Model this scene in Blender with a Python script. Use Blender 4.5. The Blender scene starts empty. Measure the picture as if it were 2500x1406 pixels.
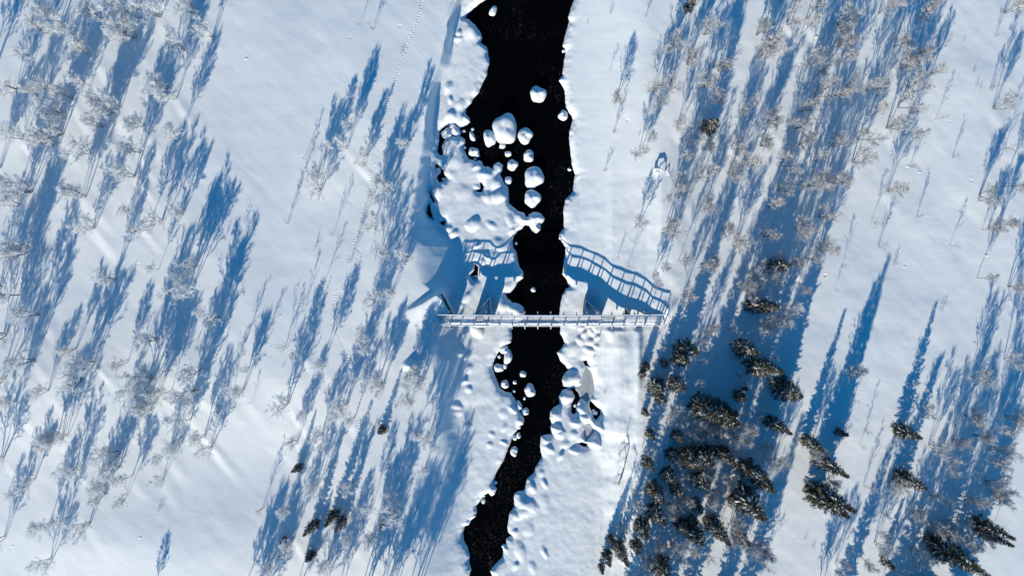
import bpy, math, random
import numpy as np
from mathutils import Vector, Matrix

random.seed(7)
rng = np.random.default_rng(11)
SC = bpy.context.scene
COL = SC.collection

# ------------------------------------------------------------------ camera, sky, sun, exposure
S = 0.055            # metres per photo pixel on the snow plain
H = 93.0             # height of the drone above the plain
CX, CY = 1250.0, 703.0

cam_d = bpy.data.cameras.new("camera")
cam_d.sensor_width = 36.0
cam_d.lens = 36.0 * H / (2500 * S)
cam_d.clip_start = 1.0
cam_d.clip_end = 6000.0
cam = bpy.data.objects.new("camera", cam_d)
cam.location = (0, 0, H)
cam.rotation_euler = (0, 0, 0)
COL.objects.link(cam)
SC.camera = cam

SUN_EL = math.radians(18.5)
SUN_AZ = math.radians(18.0)          # shadows run this far to the right of image-up
ldir = Vector((math.sin(SUN_AZ) * math.cos(SUN_EL), math.cos(SUN_AZ) * math.cos(SUN_EL), -math.sin(SUN_EL)))
sun_d = bpy.data.lights.new("sun", 'SUN')
sun_d.energy = 4.4
sun_d.angle = math.radians(0.5)
sun_d.color = (1.0, 0.91, 0.74)
sun = bpy.data.objects.new("sun", sun_d)
sun.rotation_euler = ldir.to_track_quat('-Z', 'Y').to_euler()
sun.location = (-20, -60, 40)
COL.objects.link(sun)

world = bpy.data.worlds.new("World")
SC.world = world
world.use_nodes = True
wt = world.node_tree
wt.nodes.clear()
sky = wt.nodes.new('ShaderNodeTexSky')
sky.sky_type = 'NISHITA'
sky.sun_disc = False
sky.sun_elevation = SUN_EL
sky.sun_rotation = math.radians(198.0)
sky.altitude = 300
sky.air_density = 1.0
sky.dust_density = 0.2
sky.ozone_density = 3.0
bg = wt.nodes.new('ShaderNodeBackground')
bg.inputs['Strength'].default_value = 0.10
wo = wt.nodes.new('ShaderNodeOutputWorld')
tint = wt.nodes.new('ShaderNodeMix'); tint.data_type = 'RGBA'; tint.blend_type = 'MULTIPLY'   # the deep blue of a clear arctic sky
tint.inputs[0].default_value = 1.0
tint.inputs[7].default_value = (0.04, 0.63, 0.90, 1)
wt.links.new(sky.outputs[0], tint.inputs[6])
wt.links.new(tint.outputs[2], bg.inputs[0])
wt.links.new(bg.outputs[0], wo.inputs[0])

SC.view_settings.view_transform = 'Standard'
SC.view_settings.look = 'None'
SC.view_settings.gamma = 1.0
SC.view_settings.exposure = 0.57
SC.view_settings.use_curve_mapping = False
SC.cycles.max_bounces = 6
SC.cycles.diffuse_bounces = 3

# ------------------------------------------------------------------ helpers
def P(px, py, z=0.0):
    """photo pixel seen at height z -> world point"""
    k = S * (H - z) / H
    return Vector(((px - CX) * k, (CY - py) * k, z))

def PX(px, z=0.0): return (px - CX) * S * (H - z) / H
def PY(py, z=0.0): return (CY - py) * S * (H - z) / H

def tag(o, label=None, cat=None, group=None, kind=None):
    if label: o["label"] = label
    if cat: o["category"] = cat
    if group: o["group"] = group
    if kind: o["kind"] = kind
    return o

class MB:
    """collects tubes, boxes and domes into one mesh"""
    def __init__(s): s.v = []; s.f = []
    def tube(s, pts, rad, n=3, cap=True):
        base = len(s.v)
        pts = [Vector(p) for p in pts]
        m = len(pts)
        for i, p in enumerate(pts):
            d = (pts[min(i + 1, m - 1)] - pts[max(i - 1, 0)])
            if d.length < 1e-6: d = Vector((0, 0, 1))
            d.normalize()
            a = d.orthogonal().normalized()
            b = d.cross(a)
            for k in range(n):
                t = 2 * math.pi * k / n
                s.v.append(tuple(p + (a * math.cos(t) + b * math.sin(t)) * rad[i]))
        for i in range(m - 1):
            for k in range(n):
                k2 = (k + 1) % n
                s.f.append((base + i * n + k, base + i * n + k2, base + (i + 1) * n + k2, base + (i + 1) * n + k))
        if cap:
            s.f.append(tuple(base + k for k in reversed(range(n))))
            s.f.append(tuple(base + (m - 1) * n + k for k in range(n)))
    def spike(s, p, q, r):
        """three sided twig that tapers to a point"""
        p = Vector(p); q = Vector(q)
        d = (q - p)
        if d.length < 1e-6: return
        d.normalize()
        a = d.orthogonal().normalized(); b = d.cross(a)
        i = len(s.v)
        for k in range(3):
            t = 2.0944 * k
            s.v.append(tuple(p + (a * math.cos(t) + b * math.sin(t)) * r))
        s.v.append(tuple(q))
        s.f += [(i, i + 1, i + 3), (i + 1, i + 2, i + 3), (i + 2, i, i + 3)]
    def box(s, lo, hi):
        i = len(s.v)
        x0, y0, z0 = lo; x1, y1, z1 = hi
        s.v += [(x0, y0, z0), (x1, y0, z0), (x1, y1, z0), (x0, y1, z0), (x0, y0, z1), (x1, y0, z1), (x1, y1, z1), (x0, y1, z1)]
        s.f += [(i, i + 3, i + 2, i + 1), (i + 4, i + 5, i + 6, i + 7), (i, i + 1, i + 5, i + 4), (i + 1, i + 2, i + 6, i + 5),
                (i + 2, i + 3, i + 7, i + 6), (i + 3, i, i + 4, i + 7)]
    def beam(s, p, q, w, h):
        """box beam from p to q, w wide across, h deep"""
        p = Vector(p); q = Vector(q)
        d = (q - p).normalized()
        up = Vector((0, 0, 1))
        if abs(d.z) > 0.95: up = Vector((1, 0, 0))
        a = d.cross(up).normalized(); b = a.cross(d).normalized()
        i = len(s.v)
        for e in (p, q):
            for (u, w2) in ((-1, -1), (1, -1), (1, 1), (-1, 1)):
                s.v.append(tuple(e + a * (u * w / 2) + b * (w2 * h / 2)))
        s.f += [(i, i + 1, i + 2, i + 3), (i + 7, i + 6, i + 5, i + 4)]
        for k in range(4):
            k2 = (k + 1) % 4
            s.f.append((i + k, i + 4 + k, i + 4 + k2, i + k2))
    def mesh(s, name, mat, smooth=False):
        me = bpy.data.meshes.new(name)
        me.from_pydata(s.v, [], s.f)
        if mat: me.materials.append(mat)
        if smooth: me.polygons.foreach_set('use_smooth', [True] * len(me.polygons))
        me.update()
        return me
    def build(s, name, mat, parent=None, smooth=False):
        return link(name, s.mesh(name, mat, smooth), parent)

def link(name, me, parent=None):
    o = bpy.data.objects.new(name, me)
    COL.objects.link(o)
    if parent: o.parent = parent
    return o

def empty(name, loc):
    o = bpy.data.objects.new(name, None)
    o.location = loc
    o.empty_display_size = 0.3
    COL.objects.link(o)
    return o

# ------------------------------------------------------------------ materials
def new_mat(name):
    m = bpy.data.materials.new(name); m.use_nodes = True
    nt = m.node_tree
    return m, nt, nt.nodes['Principled BSDF']

def ramp_mat(name, c0, c1, scale, rough=0.8, lo=0.35, hi=0.65, detail=4, spec=0.2, coords='Object', bump=0.0, bscale=40):
    m, nt, b = new_mat(name)
    tc = nt.nodes.new('ShaderNodeTexCoord')
    nz = nt.nodes.new('ShaderNodeTexNoise'); nz.inputs['Scale'].default_value = scale; nz.inputs['Detail'].default_value = detail
    rp = nt.nodes.new('ShaderNodeValToRGB')
    rp.color_ramp.elements[0].position = lo; rp.color_ramp.elements[0].color = (*c0, 1)
    rp.color_ramp.elements[1].position = hi; rp.color_ramp.elements[1].color = (*c1, 1)
    nt.links.new(tc.outputs[coords], nz.inputs['Vector'])
    nt.links.new(nz.outputs[0], rp.inputs[0])
    nt.links.new(rp.outputs[0], b.inputs['Base Color'])
    b.inputs['Roughness'].default_value = rough
    b.inputs['Specular IOR Level'].default_value = spec
    if bump:
        n2 = nt.nodes.new('ShaderNodeTexNoise'); n2.inputs['Scale'].default_value = bscale; n2.inputs['Detail'].default_value = 5
        bp = nt.nodes.new('ShaderNodeBump'); bp.inputs['Strength'].default_value = bump; bp.inputs['Distance'].default_value = 0.05
        nt.links.new(tc.outputs[coords], n2.inputs['Vector'])
        nt.links.new(n2.outputs[0], bp.inputs['Height'])
        nt.links.new(bp.outputs[0], b.inputs['Normal'])
    return m

def frost_through(m, w, col):
    """rime lets part of the light through"""
    nt = m.node_tree; b = nt.nodes['Principled BSDF']; out = nt.nodes['Material Output']
    t = nt.nodes.new('ShaderNodeBsdfTranslucent'); t.inputs['Color'].default_value = (*col, 1)
    mx = nt.nodes.new('ShaderNodeMixShader'); mx.inputs[0].default_value = w
    nt.links.new(b.outputs[0], mx.inputs[1]); nt.links.new(t.outputs[0], mx.inputs[2]); nt.links.new(mx.outputs[0], out.inputs['Surface'])

def snow_material():
    m, nt, b = new_mat("snow")
    b.inputs['Roughness'].default_value = 0.65
    b.inputs['Specular IOR Level'].default_value = 0.25
    geo = nt.nodes.new('ShaderNodeNewGeometry')
    n0 = nt.nodes.new('ShaderNodeTexNoise'); n0.inputs['Scale'].default_value = 0.12; n0.inputs['Detail'].default_value = 3
    rp = nt.nodes.new('ShaderNodeValToRGB')
    rp.color_ramp.elements[0].position = 0.3; rp.color_ramp.elements[0].color = (0.79, 0.82, 0.85, 1)
    rp.color_ramp.elements[1].position = 0.7; rp.color_ramp.elements[1].color = (0.82, 0.85, 0.875, 1)
    nt.links.new(geo.outputs['Position'], n0.inputs['Vector'])
    nt.links.new(n0.outputs[0], rp.inputs[0])
    nt.links.new(rp.outputs[0], b.inputs['Base Color'])
    # wind crust (stretched) and fine grain
    mp = nt.nodes.new('ShaderNodeMapping'); mp.inputs['Rotation'].default_value = (0, 0, math.radians(52)); mp.inputs['Scale'].default_value = (0.7, 2.2, 1)
    nt.links.new(geo.outputs['Position'], mp.inputs['Vector'])
    n1 = nt.nodes.new('ShaderNodeTexNoise'); n1.inputs['Scale'].default_value = 0.8; n1.inputs['Detail'].default_value = 6; n1.inputs['Roughness'].default_value = 0.6
    nt.links.new(mp.outputs[0], n1.inputs['Vector'])
    b1 = nt.nodes.new('ShaderNodeBump'); b1.inputs['Strength'].default_value = 0.09; b1.inputs['Distance'].default_value = 0.14
    nt.links.new(n1.outputs[0], b1.inputs['Height'])
    n2 = nt.nodes.new('ShaderNodeTexNoise'); n2.inputs['Scale'].default_value = 11; n2.inputs['Detail'].default_value = 3
    nt.links.new(geo.outputs['Position'], n2.inputs['Vector'])
    b2 = nt.nodes.new('ShaderNodeBump'); b2.inputs['Strength'].default_value = 0.15; b2.inputs['Distance'].default_value = 0.02
    nt.links.new(n2.outputs[0], b2.inputs['Height'])
    nt.links.new(b1.outputs[0], b2.inputs['Normal'])
    nt.links.new(b2.outputs[0], b.inputs['Normal'])
    return m

def water_material():
    m, nt, b = new_mat("black_river_water")
    b.inputs['Roughness'].default_value = 0.06
    b.inputs['IOR'].default_value = 1.33
    b.inputs['Specular IOR Level'].default_value = 0.12
    geo = nt.nodes.new('ShaderNodeNewGeometry')
    # ripples drawn out along the current
    mp = nt.nodes.new('ShaderNodeMapping'); mp.inputs['Scale'].default_value = (1.6, 0.8, 1)
    nt.links.new(geo.outputs['Position'], mp.inputs['Vector'])
    n1 = nt.nodes.new('ShaderNodeTexNoise'); n1.inputs['Scale'].default_value = 2.2; n1.inputs['Detail'].default_value = 5; n1.inputs['Distortion'].default_value = 0.6
    nt.links.new(mp.outputs[0], n1.inputs['Vector'])
    bp = nt.nodes.new('ShaderNodeBump'); bp.inputs['Strength'].default_value = 0.5; bp.inputs['Distance'].default_value = 0.06
    nt.links.new(n1.outputs[0], bp.inputs['Height'])
    nt.links.new(bp.outputs[0], b.inputs['Normal'])
    # flecks of foam where the water runs rough
    big = nt.nodes.new('ShaderNodeTexNoise'); big.inputs['Scale'].default_value = 0.19; big.inputs['Detail'].default_value = 3
    nt.links.new(geo.outputs['Position'], big.inputs['Vector'])
    fl = nt.nodes.new('ShaderNodeTexNoise'); fl.inputs['Scale'].default_value = 3.4; fl.inputs['Detail'].default_value = 8; fl.inputs['Roughness'].default_value = 0.72; fl.inputs['Distortion'].default_value = 1.2
    nt.links.new(mp.outputs[0], fl.inputs['Vector'])
    sep = nt.nodes.new('ShaderNodeSeparateXYZ'); nt.links.new(geo.outputs['Position'], sep.inputs[0])
    lower = nt.nodes.new('ShaderNodeMapRange'); lower.inputs[1].default_value = -8; lower.inputs[2].default_value = -26; lower.inputs[3].default_value = 0.0; lower.inputs[4].default_value = 0.085
    nt.links.new(sep.outputs['Y'], lower.inputs[0])
    r1 = nt.nodes.new('ShaderNodeMath'); r1.operation = 'ADD'
    nt.links.new(big.outputs[0], r1.inputs[0]); nt.links.new(lower.outputs[0], r1.inputs[1])
    m1 = nt.nodes.new('ShaderNodeMapRange'); m1.inputs[1].default_value = 0.50; m1.inputs[2].default_value = 0.68
    nt.links.new(r1.outputs[0], m1.inputs[0])
    m2 = nt.nodes.new('ShaderNodeMapRange'); m2.inputs[1].default_value = 0.57; m2.inputs[2].default_value = 0.74
    nt.links.new(fl.outputs[0], m2.inputs[0])
    mu = nt.nodes.new('ShaderNodeMath'); mu.operation = 'MULTIPLY'
    nt.links.new(m1.outputs[0], mu.inputs[0]); nt.links.new(m2.outputs[0], mu.inputs[1])
    mix = nt.nodes.new('ShaderNodeMix'); mix.data_type = 'RGBA'
    mix.inputs[6].default_value = (0.0012, 0.0014, 0.0018, 1); mix.inputs[7].default_value = (0.20, 0.18, 0.16, 1)
    nt.links.new(mu.outputs[0], mix.inputs[0])
    nt.links.new(mix.outputs[2], b.inputs['Base Color'])
    return m

M_SNOW = snow_material()
M_WATER = water_material()
M_CAP = ramp_mat("snow_load", (0.74, 0.78, 0.84), (0.84, 0.86, 0.88), 3.0, 0.7)
M_BARK = ramp_mat("birch_bark", (0.035, 0.028, 0.024), (0.20, 0.17, 0.15), 5.0, 0.9)
M_FROST = ramp_mat("frosted_twigs", (0.76, 0.77, 0.80), (0.93, 0.94, 0.96), 1.6, 0.8, 0.30, 0.50)
frost_through(M_FROST, 0.5, (0.94, 0.95, 0.97))
M_TWIG = ramp_mat("bare_twigs_dusted_with_frost", (0.30, 0.285, 0.285), (0.86, 0.86, 0.89), 1.4, 0.85, 0.32, 0.60)
frost_through(M_TWIG, 0.35, (0.75, 0.76, 0.78))
M_SPRUCE = ramp_mat("spruce_needles", (0.020, 0.020, 0.015), (0.42, 0.40, 0.37), 3.8, 0.85, 0.38, 0.74)
_e = [n for n in M_SPRUCE.node_tree.nodes if n.type == 'VALTORGB'][0].color_ramp.elements.new(0.56); _e.color = (0.10, 0.088, 0.066, 1)
M_STRUNK = ramp_mat("spruce_bark", (0.04, 0.03, 0.022), (0.10, 0.08, 0.06), 4.0, 0.9)
M_TIMBER = ramp_mat("weathered_timber", (0.06, 0.045, 0.032), (0.17, 0.13, 0.10), 2.0, 0.85, bump=0.3)
M_PLANK = ramp_mat("snow_dusted_plank", (0.55, 0.55, 0.57), (0.86, 0.87, 0.90), 3.5, 0.8, 0.30, 0.52)
M_RAIL = ramp_mat("frosted_rail", (0.30, 0.29, 0.29), (0.62, 0.62, 0.64), 3.0, 0.6)
M_STEEL = ramp_mat("dark_steel_girder", (0.03, 0.03, 0.035), (0.08, 0.075, 0.07), 3.0, 0.6)
M_ICE = ramp_mat("grey_ice", (0.36, 0.38, 0.40), (0.52, 0.54, 0.56), 0.8, 0.5, bump=0.2, bscale=6)

# ------------------------------------------------------------------ noise on grids
def vnoise(x, y, seed):
    xi = np.floor(x).astype(np.int64); yi = np.floor(y).astype(np.int64)
    xf = x - xi; yf = y - yi
    u = xf * xf * xf * (xf * (xf * 6 - 15) + 10); v = yf * yf * yf * (yf * (yf * 6 - 15) + 10)
    def h(a, b):
        n = (a * 374761393 + b * 668265263 + seed * 974634777) & 0xffffffff
        n = ((n ^ (n >> 13)) * 1274126177) & 0xffffffff
        n = n ^ (n >> 16)
        return (n & 0xffff) / 32767.5 - 1.0
    a = h(xi, yi); b = h(xi + 1, yi); c = h(xi, yi + 1); d = h(xi + 1, yi + 1)
    return a + (b - a) * u + (c - a) * v + (a - b - c + d) * u * v

def fbm(x, y, seed, octs=4):
    r = 0; a = 1.0; t = 0
    for i in range(octs):
        r = r + a * vnoise(x * 2 ** i + 17.3 * i, y * 2 ** i - 9.1 * i, seed + i); t += a; a *= 0.5
    return r / t

def sstep(t):
    t = np.clip(t, 0, 1)
    return t * t * (3 - 2 * t)

# ------------------------------------------------------------------ river outline (photo pixels)
WZ = -2.7
LEFT = [(1215, -1500), (1215, -300), (1220, -150), (1210, -40), (1187, 0), (1176, 6), (1159, 19), (1142, 35), (1134, 46), (1145, 48), (1160, 62), (1172, 78),
    (1178, 92), (1173, 106), (1187, 115), (1192, 125), (1192, 136), (1195, 147), (1194, 158), (1190, 170), (1189, 183), (1179, 203), (1168, 228), (1155, 241), (1149, 254), (1138, 267), (1137, 279),
    (1147, 290), (1148, 299), (1138, 306), (1123, 313), (1110, 303), (1095, 306), (1080, 312), (1073, 320), (1072, 342), (1070, 361), (1068, 370),
    (1074, 380), (1082, 380), (1078, 359), (1086, 342), (1104, 333), (1123, 333), (1135, 340), (1136, 350), (1130, 361), (1136, 372), (1144, 389),
    (1152, 391), (1162, 395), (1168, 391), (1176, 394), (1179, 404), (1184, 408), (1191, 407), (1202, 413), (1205, 402), (1217, 395), (1228, 404), (1226, 416), (1221, 427), (1228, 438), (1230, 448), (1240, 457),
    (1242, 472), (1242, 495), (1253, 506), (1266, 516), (1279, 519), (1286, 532), (1290, 525), (1302, 518), (1313, 518), (1322, 523), (1330, 534), (1327, 541), (1319, 547),
    (1320, 562), (1309, 570), (1298, 564), (1293, 551), (1281, 549), (1274, 559), (1262, 566), (1255, 574), (1251, 588), (1253, 605), (1261, 615),
    (1263, 630), (1268, 652), (1278, 664), (1278, 679), (1263, 688), (1256, 703), (1246, 716), (1234, 718), (1239, 728), (1251, 739), (1268, 741),
    (1278, 750), (1281, 765), (1276, 780), (1256, 790), (1248, 801), (1250, 822), (1247, 836), (1238, 843), (1225, 849), (1214, 863), (1208, 875), (1203, 892), (1204, 905),
    (1211, 924), (1221, 946), (1234, 956), (1248, 959), (1257, 974), (1261, 993), (1267, 1002), (1272, 1008), (1280, 1023), (1278, 1035), (1266, 1042), (1261, 1052),
    (1251, 1063), (1247, 1078), (1240, 1095), (1234, 1112), (1227, 1127), (1216, 1144), (1208, 1164), (1204, 1181), (1213, 1191), (1208, 1206),
    (1199, 1210), (1191, 1202), (1176, 1215), (1163, 1234), (1165, 1247), (1161, 1260), (1150, 1268), (1144, 1281), (1135, 1283), (1131, 1298),
    (1132, 1317), (1142, 1336), (1147, 1356), (1145, 1370), (1151, 1388), (1145, 1406), (1140, 1440), (1120, 1500), (1100, 1600), (1090, 2900)]
RIGHT = [(1160, 2900), (1170, 1600), (1185, 1480), (1202, 1406), (1197, 1392), (1208, 1377), (1227, 1358), (1229, 1343), (1226, 1332), (1234, 1328), (1237, 1313),
    (1248, 1306), (1240, 1298), (1239, 1287), (1244, 1251), (1257, 1234), (1254, 1213), (1257, 1202), (1266, 1198), (1280, 1196), (1284, 1181),
    (1287, 1168), (1302, 1153), (1310, 1136), (1323, 1114), (1319, 1091), (1321, 1065), (1330, 1060), (1347, 1059), (1343, 1042), (1347, 1035),
    (1342, 1020), (1344, 1003), (1353, 993), (1367, 986), (1364, 967), (1372, 952), (1385, 949), (1398, 954), (1403, 969), (1396, 984), (1394, 995),
    (1398, 1008), (1406, 1003), (1406, 993), (1413, 982), (1417, 969), (1411, 956), (1402, 946), (1389, 948), (1376, 942), (1372, 927), (1379, 910),
    (1387, 903), (1381, 892), (1368, 880), (1364, 870), (1359, 860), (1368, 854), (1379, 837), (1372, 820), (1367, 814), (1368, 799), (1365, 782), (1366, 765), (1368, 743), (1373, 722),
    (1381, 705), (1390, 701), (1383, 682), (1373, 669), (1375, 654), (1377, 637), (1380, 620), (1381, 603), (1364, 583), (1366, 572), (1376, 557),
    (1377, 536), (1375, 515), (1381, 487), (1398, 470), (1402, 438), (1405, 427), (1400, 416), (1396, 399), (1393, 374), (1390, 346), (1390, 323),
    (1394, 308), (1399, 293), (1396, 284), (1381, 264), (1380, 243), (1379, 222), (1373, 210), (1364, 198), (1373, 186), (1376, 158), (1381, 128), (1373, 113), (1379, 92), (1386, 66),
    (1390, 53), (1387, 43), (1394, 21), (1402, 0), (1405, -40), (1400, -150), (1390, -300), (1390, -1500)]
def rt(x0, y0, pts): return [(x0 + a * 0.21333, y0 + b * 0.21333) for a, b in pts]
HOLES = [
    rt(1040, 280, [(630, 765), (662, 822), (640, 888), (580, 886), (575, 872), (625, 860), (618, 800)]),
    rt(1040, 280, [(112, 560), (160, 600), (203, 640), (210, 690), (240, 740), (200, 765), (150, 778), (125, 735), (140, 690), (108, 620)]),
    rt(1040, 280, [(68, 835), (58, 880), (68, 930), (105, 1000), (78, 1000), (52, 940), (38, 885)]),
    rt(1040, 280, [(45, 1015), (52, 1090), (85, 1195), (40, 1180), (12, 1130), (14, 1060)]),
    rt(1040, 280, [(160, 1235), (215, 1210), (215, 1265), (195, 1270)]),
    rt(1080, 820, [(1690, 730), (1735, 775), (1800, 840), (1812, 890), (1760, 960), (1735, 950), (1725, 890), (1680, 800)]),
    rt(1080, 820, [(1615, 290), (1655, 275), (1675, 345), (1630, 335)]),
    rt(1080, 820, [(1475, 850), (1530, 850), (1530, 880), (1500, 895), (1478, 880)]),
    rt(1080, 820, [(1560, 1235), (1600, 1215), (1650, 1230), (1655, 1262), (1625, 1270)]),
    rt(1040, 560, [(560, 392), (598, 425), (595, 520), (510, 530), (555, 455)]),
]
ICE_POLYS = [
    rt(1080, 820, [(1640, 350), (1700, 400), (1722, 500), (1738, 605), (1722, 690), (1650, 750), (1580, 700), (1555, 640), (1512, 590), (1590, 565), (1610, 460)]),
    rt(1080, 820, [(1640, 1010), (1690, 990), (1740, 1090), (1690, 1150), (1640, 1190), (1620, 1110)]),
    rt(1040, 560, [(505, 540), (590, 525), (580, 570), (545, 592)]),
]
def unproj(poly, z): return np.array([[(p[0] - CX) * S * (H - z) / H, (CY - p[1]) * S * (H - z) / H] for p in poly])
RIVER = unproj(LEFT + RIGHT, WZ)
POLYS = [RIVER] + [unproj(h, WZ) for h in HOLES + ICE_POLYS]

def sdf(x, y, polys):
    """signed distance to the open water, positive on the snow"""
    d2 = np.full(x.shape, 1e9); ins = np.zeros(x.shape, bool)
    for poly in polys:
        inp = np.zeros(x.shape, bool)
        n = len(poly)
        for i in range(n):
            ax, ay = poly[i]; bx, by = poly[(i + 1) % n]
            ex, ey = bx - ax, by - ay
            wx, wy = x - ax, y - ay
            t = np.clip((wx * ex + wy * ey) / (ex * ex + ey * ey + 1e-12), 0, 1)
            d2 = np.minimum(d2, (wx - ex * t) ** 2 + (wy - ey * t) ** 2)
            c = ((ay > y) != (by > y))
            if by != ay:
                inp ^= c & (x < ex * (y - ay) / (by - ay) + ax)
        ins |= inp
    d = np.sqrt(d2)
    return np.where(ins, -d, d)

# bank lines: photo row -> column of the top and of the foot of the bank
LB = [(-1500, 1130, 1170), (-60, 1130, 1165), (0, 1122, 1132), (40, 1106, 1124), (100, 1092, 1112), (160, 1078, 1100), (200, 1062, 1086), (260, 1052, 1080), (320, 1040, 1074), (400, 1030, 1064),
      (470, 1015, 1056), (520, 1005, 1052), (560, 990, 1072), (600, 1000, 1125), (640, 1005, 1138), (690, 1025, 1130), (730, 1076, 1092), (765, 1098, 1106), (790, 1050, 1120), (820, 1035, 1130), (850, 1040, 1142),
      (880, 1050, 1150), (930, 1060, 1146), (1000, 1070, 1122), (1060, 1070, 1116), (1110, 1050, 1128), (1160, 1010, 1150), (1250, 1000, 1145), (1406, 1000, 1142), (1500, 1000, 1115), (2900, 980, 1080)]
RB = [(-1500, 1395, 1560), (0, 1405, 1560), (300, 1400, 1580), (600, 1390, 1612), (690, 1420, 1618), (760, 1450, 1612), (800, 1440, 1600), (850, 1450, 1560), (950, 1462, 1545), (1050, 1468, 1550),
      (1150, 1475, 1560), (1300, 1485, 1590), (1406, 1485, 1600), (2900, 1480, 1600)]
LBa = np.array(LB, float); RBa = np.array(RB, float)

# lumps under the shelf snow: photo x, y, radius px, height m
LUMPS = [(1157, 546, 19, .42), (1220, 478, 22, .38), (1190, 480, 20, .22), (1212, 447, 17, .25), (1150, 74, 26, .30), (1120, 82, 12, .22), (1117, 95, 12, .2),
         (1094, 215, 16, .25), (1100, 245, 10, .2), (1125, 255, 16, .2), (1140, 288, 11, .3), (1100, 282, 18, .3), (1120, 345, 17, .15), (1115, 395, 20, .12), (1068, 390, 11, .25),
         (1065, 470, 22, .25), (1060, 500, 14, .2), (1090, 555, 18, .25), (1110, 570, 16, .25), (1165, 405, 14, .22), (1305, 536, 24, .40), (1312, 558, 11, .3), (1270, 530, 17, .2),
         (1150, 380, 16, .12), (1245, 540, 18, .15), (1200, 550, 15, .15), (1180, 425, 16, .18), (1130, 470, 26, .12), (1100, 430, 22, .14), (1255, 565, 16, .2),
         (1216, 597, 26, .26), (1205, 630, 24, .34), (1180, 640, 12, .2), (1148, 610, 14, .12), (1486, 812, 17, .35), (1445, 812, 10, .2), (1458, 822, 10, .22), (1452, 800, 12, .25), (1395, 790, 14, .2), (1120, 745, 16, .2), (1140, 725, 18, .25), (1165, 805, 20, .45), (1135, 810, 14, .2), (1190, 625, 16, .25), (1210, 610, 12, .2), (1165, 600, 10, .2), (1240, 700, 18, .15), (1225, 745, 20, .2), (1255, 755, 22, .25),
         (1395, 735, 18, .30), (1410, 750, 14, .2), (1415, 830, 14, .25), (1400, 850, 20, .2), (1425, 815, 12, .25), (1440, 835, 14, .25), (1438, 855, 16, .3), (1455, 845, 10, .2), (1420, 800, 11, .2),
         (1390, 925, 24, .55), (1384, 970, 22, .5), (1356, 1012, 17, .5), (1357, 1046, 15, .4), (1365, 1060, 16, .3), (1332, 1075, 12, .35), (1455, 1040, 17, .55), (1450, 1078, 18, .65), (1420, 1000, 14, .3),
         (1405, 1032, 16, .3), (1425, 1020, 13, .25), (1400, 1060, 14, .2), (1340, 1095, 14, .25), (1380, 1085, 14, .18), (1370, 1112, 12, .3), (1400, 1100, 12, .25),
         (1300, 1190, 16, .3), (1290, 1170, 10, .2), (1330, 1180, 12, .2), (1320, 1155, 11, .15), (1262, 1205, 11, .3), (1280, 1250, 22, .25), (1260, 1260, 14, .2), (1290, 1235, 26, .3),
         (1255, 1300, 14, .2), (1270, 1345, 24, .22), (1330, 1350, 14, .2), (1300, 1385, 16, .15), (1260, 1380, 12, .2), (1290, 1290, 20, .15), (1330, 1230, 24, .10),
         (1124, 862, 16, .2), (1140, 870, 13, .25), (1145, 900, 14, .15), (1135, 930, 10, .25), (1145, 950, 12, .2), (1115, 990, 16, .25), (1120, 1005, 14, .15), (1140, 1040, 12, .2), (1200, 1060, 12, .12),
         (1228, 1010, 16, .12), (1255, 1000, 14, .25), (1272, 1026, 12, .3), (1230, 1045, 12, .15), (1160, 970, 30, .1), (1195, 1085, 10, .15), (1230, 1080, 10, .15), (1210, 1195, 9, .25), (1155, 1265, 10, .2), (1143, 1276, 8, .2)]

# animal trail: photo pixel poly-lines
TRAILS = [[(1030, 0), (1022, 48), (1000, 98), (975, 165), (958, 222), (945, 292), (930, 350), (912, 400), (903, 440), (893, 505), (880, 545), (868, 582), (868, 604), (884, 618), (868, 650), (848, 680), (826, 705),
           (816, 740), (812, 790), (833, 830), (846, 865), (856, 905)], [(882, 965), (876, 1010), (873, 1070), (874, 1115)], [(1240, 1)]]

# ------------------------------------------------------------------ snow ground
def axis(fine_lo, fine_hi, fd, mid_lo, mid_hi, md, far):
    a = list(np.arange(fine_lo, fine_hi, fd))
    l = []; x = fine_lo - md
    while x > mid_lo: l.append(x); x -= md
    st = md
    while x > -far: l.append(x); st *= 1.35; x -= st
    r = []; x = a[-1] + md
    while x < mid_hi: r.append(x); x += md
    st = md
    while x < far: r.append(x); st *= 1.35; x += st
    return np.array(sorted(l) + a + r)

gx = axis(PX(985), PX(1570), 0.10, -74, 74, 0.17, 2500)
gy = axis(-42, 42, 0.115, -48, 48, 0.3, 2500)
GX, GY = np.meshgrid(gx, gy)

def tree_pt(cx, cy, h, f=0.55):
    """crown centre seen at photo pixel -> base of the tree in the world"""
    p = P(cx, cy, h * f)
    return p.x, p.y

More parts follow.
